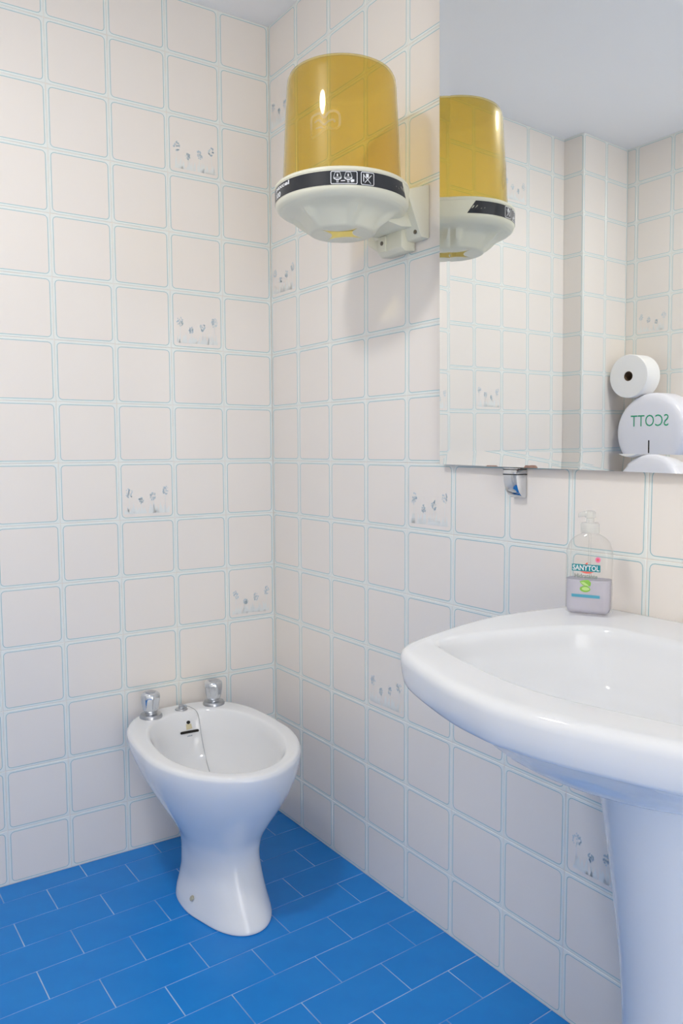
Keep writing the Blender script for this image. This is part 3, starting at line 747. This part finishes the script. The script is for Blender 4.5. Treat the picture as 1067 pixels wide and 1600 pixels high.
lab = flat('brand_panel', [[(-0.0235, 0.0725), (0.0215, 0.0725), (0.0215, 0.0840), (-0.0235, 0.0840)]], M_teal, 0.0)
flat_text('SANYTOL', -0.001, 0.0783, 0.042, 0.0086, M_white, 0.0003, lab, 0.02)
flat('red_swoosh', [[(-0.011, 0.0723)]+[(-0.011+0.023*t, 0.0723-0.0032*math.sin(math.pi*t)) for t in [i/10 for i in range(1, 10)]]+[(0.012, 0.0723)], [(-0.003, 0.084), (0.001, 0.084), (0.002, 0.0868), (0.0, 0.0872)]], M_red, 0.0002, lab)
flat_text('Hidratante', -0.001, 0.0650, 0.036, 0.0068, M_lgrey, 0.0, lab, 0.012)
flat('pink_badge', [[(0.0175+0.0042*math.cos(t), 0.0925+0.0046*math.sin(t)) for t in [2*math.pi*i/18 for i in range(18)]]], M_pink, 0.0)
flat('pink_cross', [[(0.0167, 0.0905), (0.0183, 0.0905), (0.0183, 0.0945), (0.0167, 0.0945)], [(0.0155, 0.0917), (0.0195, 0.0917), (0.0195, 0.0933), (0.0155, 0.0933)]], M_red, 0.0003)
flat('aloe_print', [[(-0.002+0.0085*math.cos(t), 0.0435+0.0050*math.sin(t)) for t in [2*math.pi*i/18 for i in range(18)]], [(-0.011, 0.0555), (-0.006, 0.0575), (0.003, 0.0590), (0.0075, 0.0545), (0.0065, 0.0490), (-0.001, 0.0480), (-0.007, 0.0505)]], M_leaf, 0.0)
flat('aloe_slice', [[(-0.001+0.0062*math.cos(t), 0.0440+0.0030*math.sin(t)) for t in [2*math.pi*i/14 for i in range(14)]], [(-0.009, 0.0548), (-0.004, 0.0552), (0.003, 0.0505), (0.004, 0.0492), (-0.002, 0.0495), (-0.0065, 0.0520)]], M_leaf2, 0.0003)
flat('blue_strip', [[(-0.0235, 0.0295), (0.0215, 0.0295), (0.0215, 0.0345), (-0.0235, 0.0345)]], M_lblue, 0.0)
tag(sb, 'clear pump bottle of lilac hand soap standing on the washbasin', 'soap bottle')

# ------------------------------------------------------------------ toilet paper dispenser and spare roll on the opposite wall (seen in the mirror)
TX, TY, TZ, TR = -1.711, -0.190, 1.103, 0.151
td = empty('toilet_paper_dispenser', toW(TX, TY, TZ), AN)
RX = Matrix.Rotation(math.pi/2, 4, 'Y')      # lathe axis z -> x
b = MB(); b.lathe([(TR-0.006, 0.001), (TR-0.006, 0.020)], 72); obj('back_shell', b.xf(RX).mesh('back_shell', M_tp, 40), td)
b = MB(); b.lathe([(TR, 0.018), (TR, 0.095), (TR-0.003, 0.107), (TR-0.010, 0.116), (TR-0.022, 0.1205), (TR-0.04, 0.1215), (0.02, 0.1220)], 72)
cv = obj('cover', b.xf(RX).mesh('tp_cover', M_tp, 50), td)
v, f = text_mesh('SCOTT', 0.160, 0.044, bold=-0.004)
obj('lettering', mesh('lettering', [(0.1224, x, 0.045+y) for x, y, z in v], f, M_green), cv)
b = MB(); b.add([(0.1226, x, z-0.055) for x, z in stadium(0.0, 0.0, 0.05, 0.0055)], [tuple(range(14))]); b.v = [(x, z+0.055, y-0.055) for x, y, z in b.v]
obj('level_slot', b.mesh('level_slot', M_dark), cv)
tag(td, 'round white jumbo toilet paper dispenser with green lettering reflected in the mirror', 'dispenser')
RR = 0.0835; RY, RZ = -0.104, 1.3225
tr = empty('toilet_paper_roll', toW(-1.662, RY, RZ), AN)
b = MB(); b.lathe([(0.019, 0.0), (RR-0.002, 0.0), (RR, 0.002), (RR, 0.083), (RR-0.002, 0.085), (0.019, 0.085)], 64, cap0=False, cap1=False)
obj('paper', b.xf(RX).mesh('paper', M_paper, 40), tr)
b = MB(); b.lathe([(0.019, 0.001), (0.019, 0.084), (0.0175, 0.084), (0.0175, 0.001)], 40, cap0=False, cap1=False)
obj('core', b.xf(RX).mesh('core', M_card, 40), tr)
tag(tr, 'white paper roll with brown core resting on top of the round dispenser', 'paper roll')
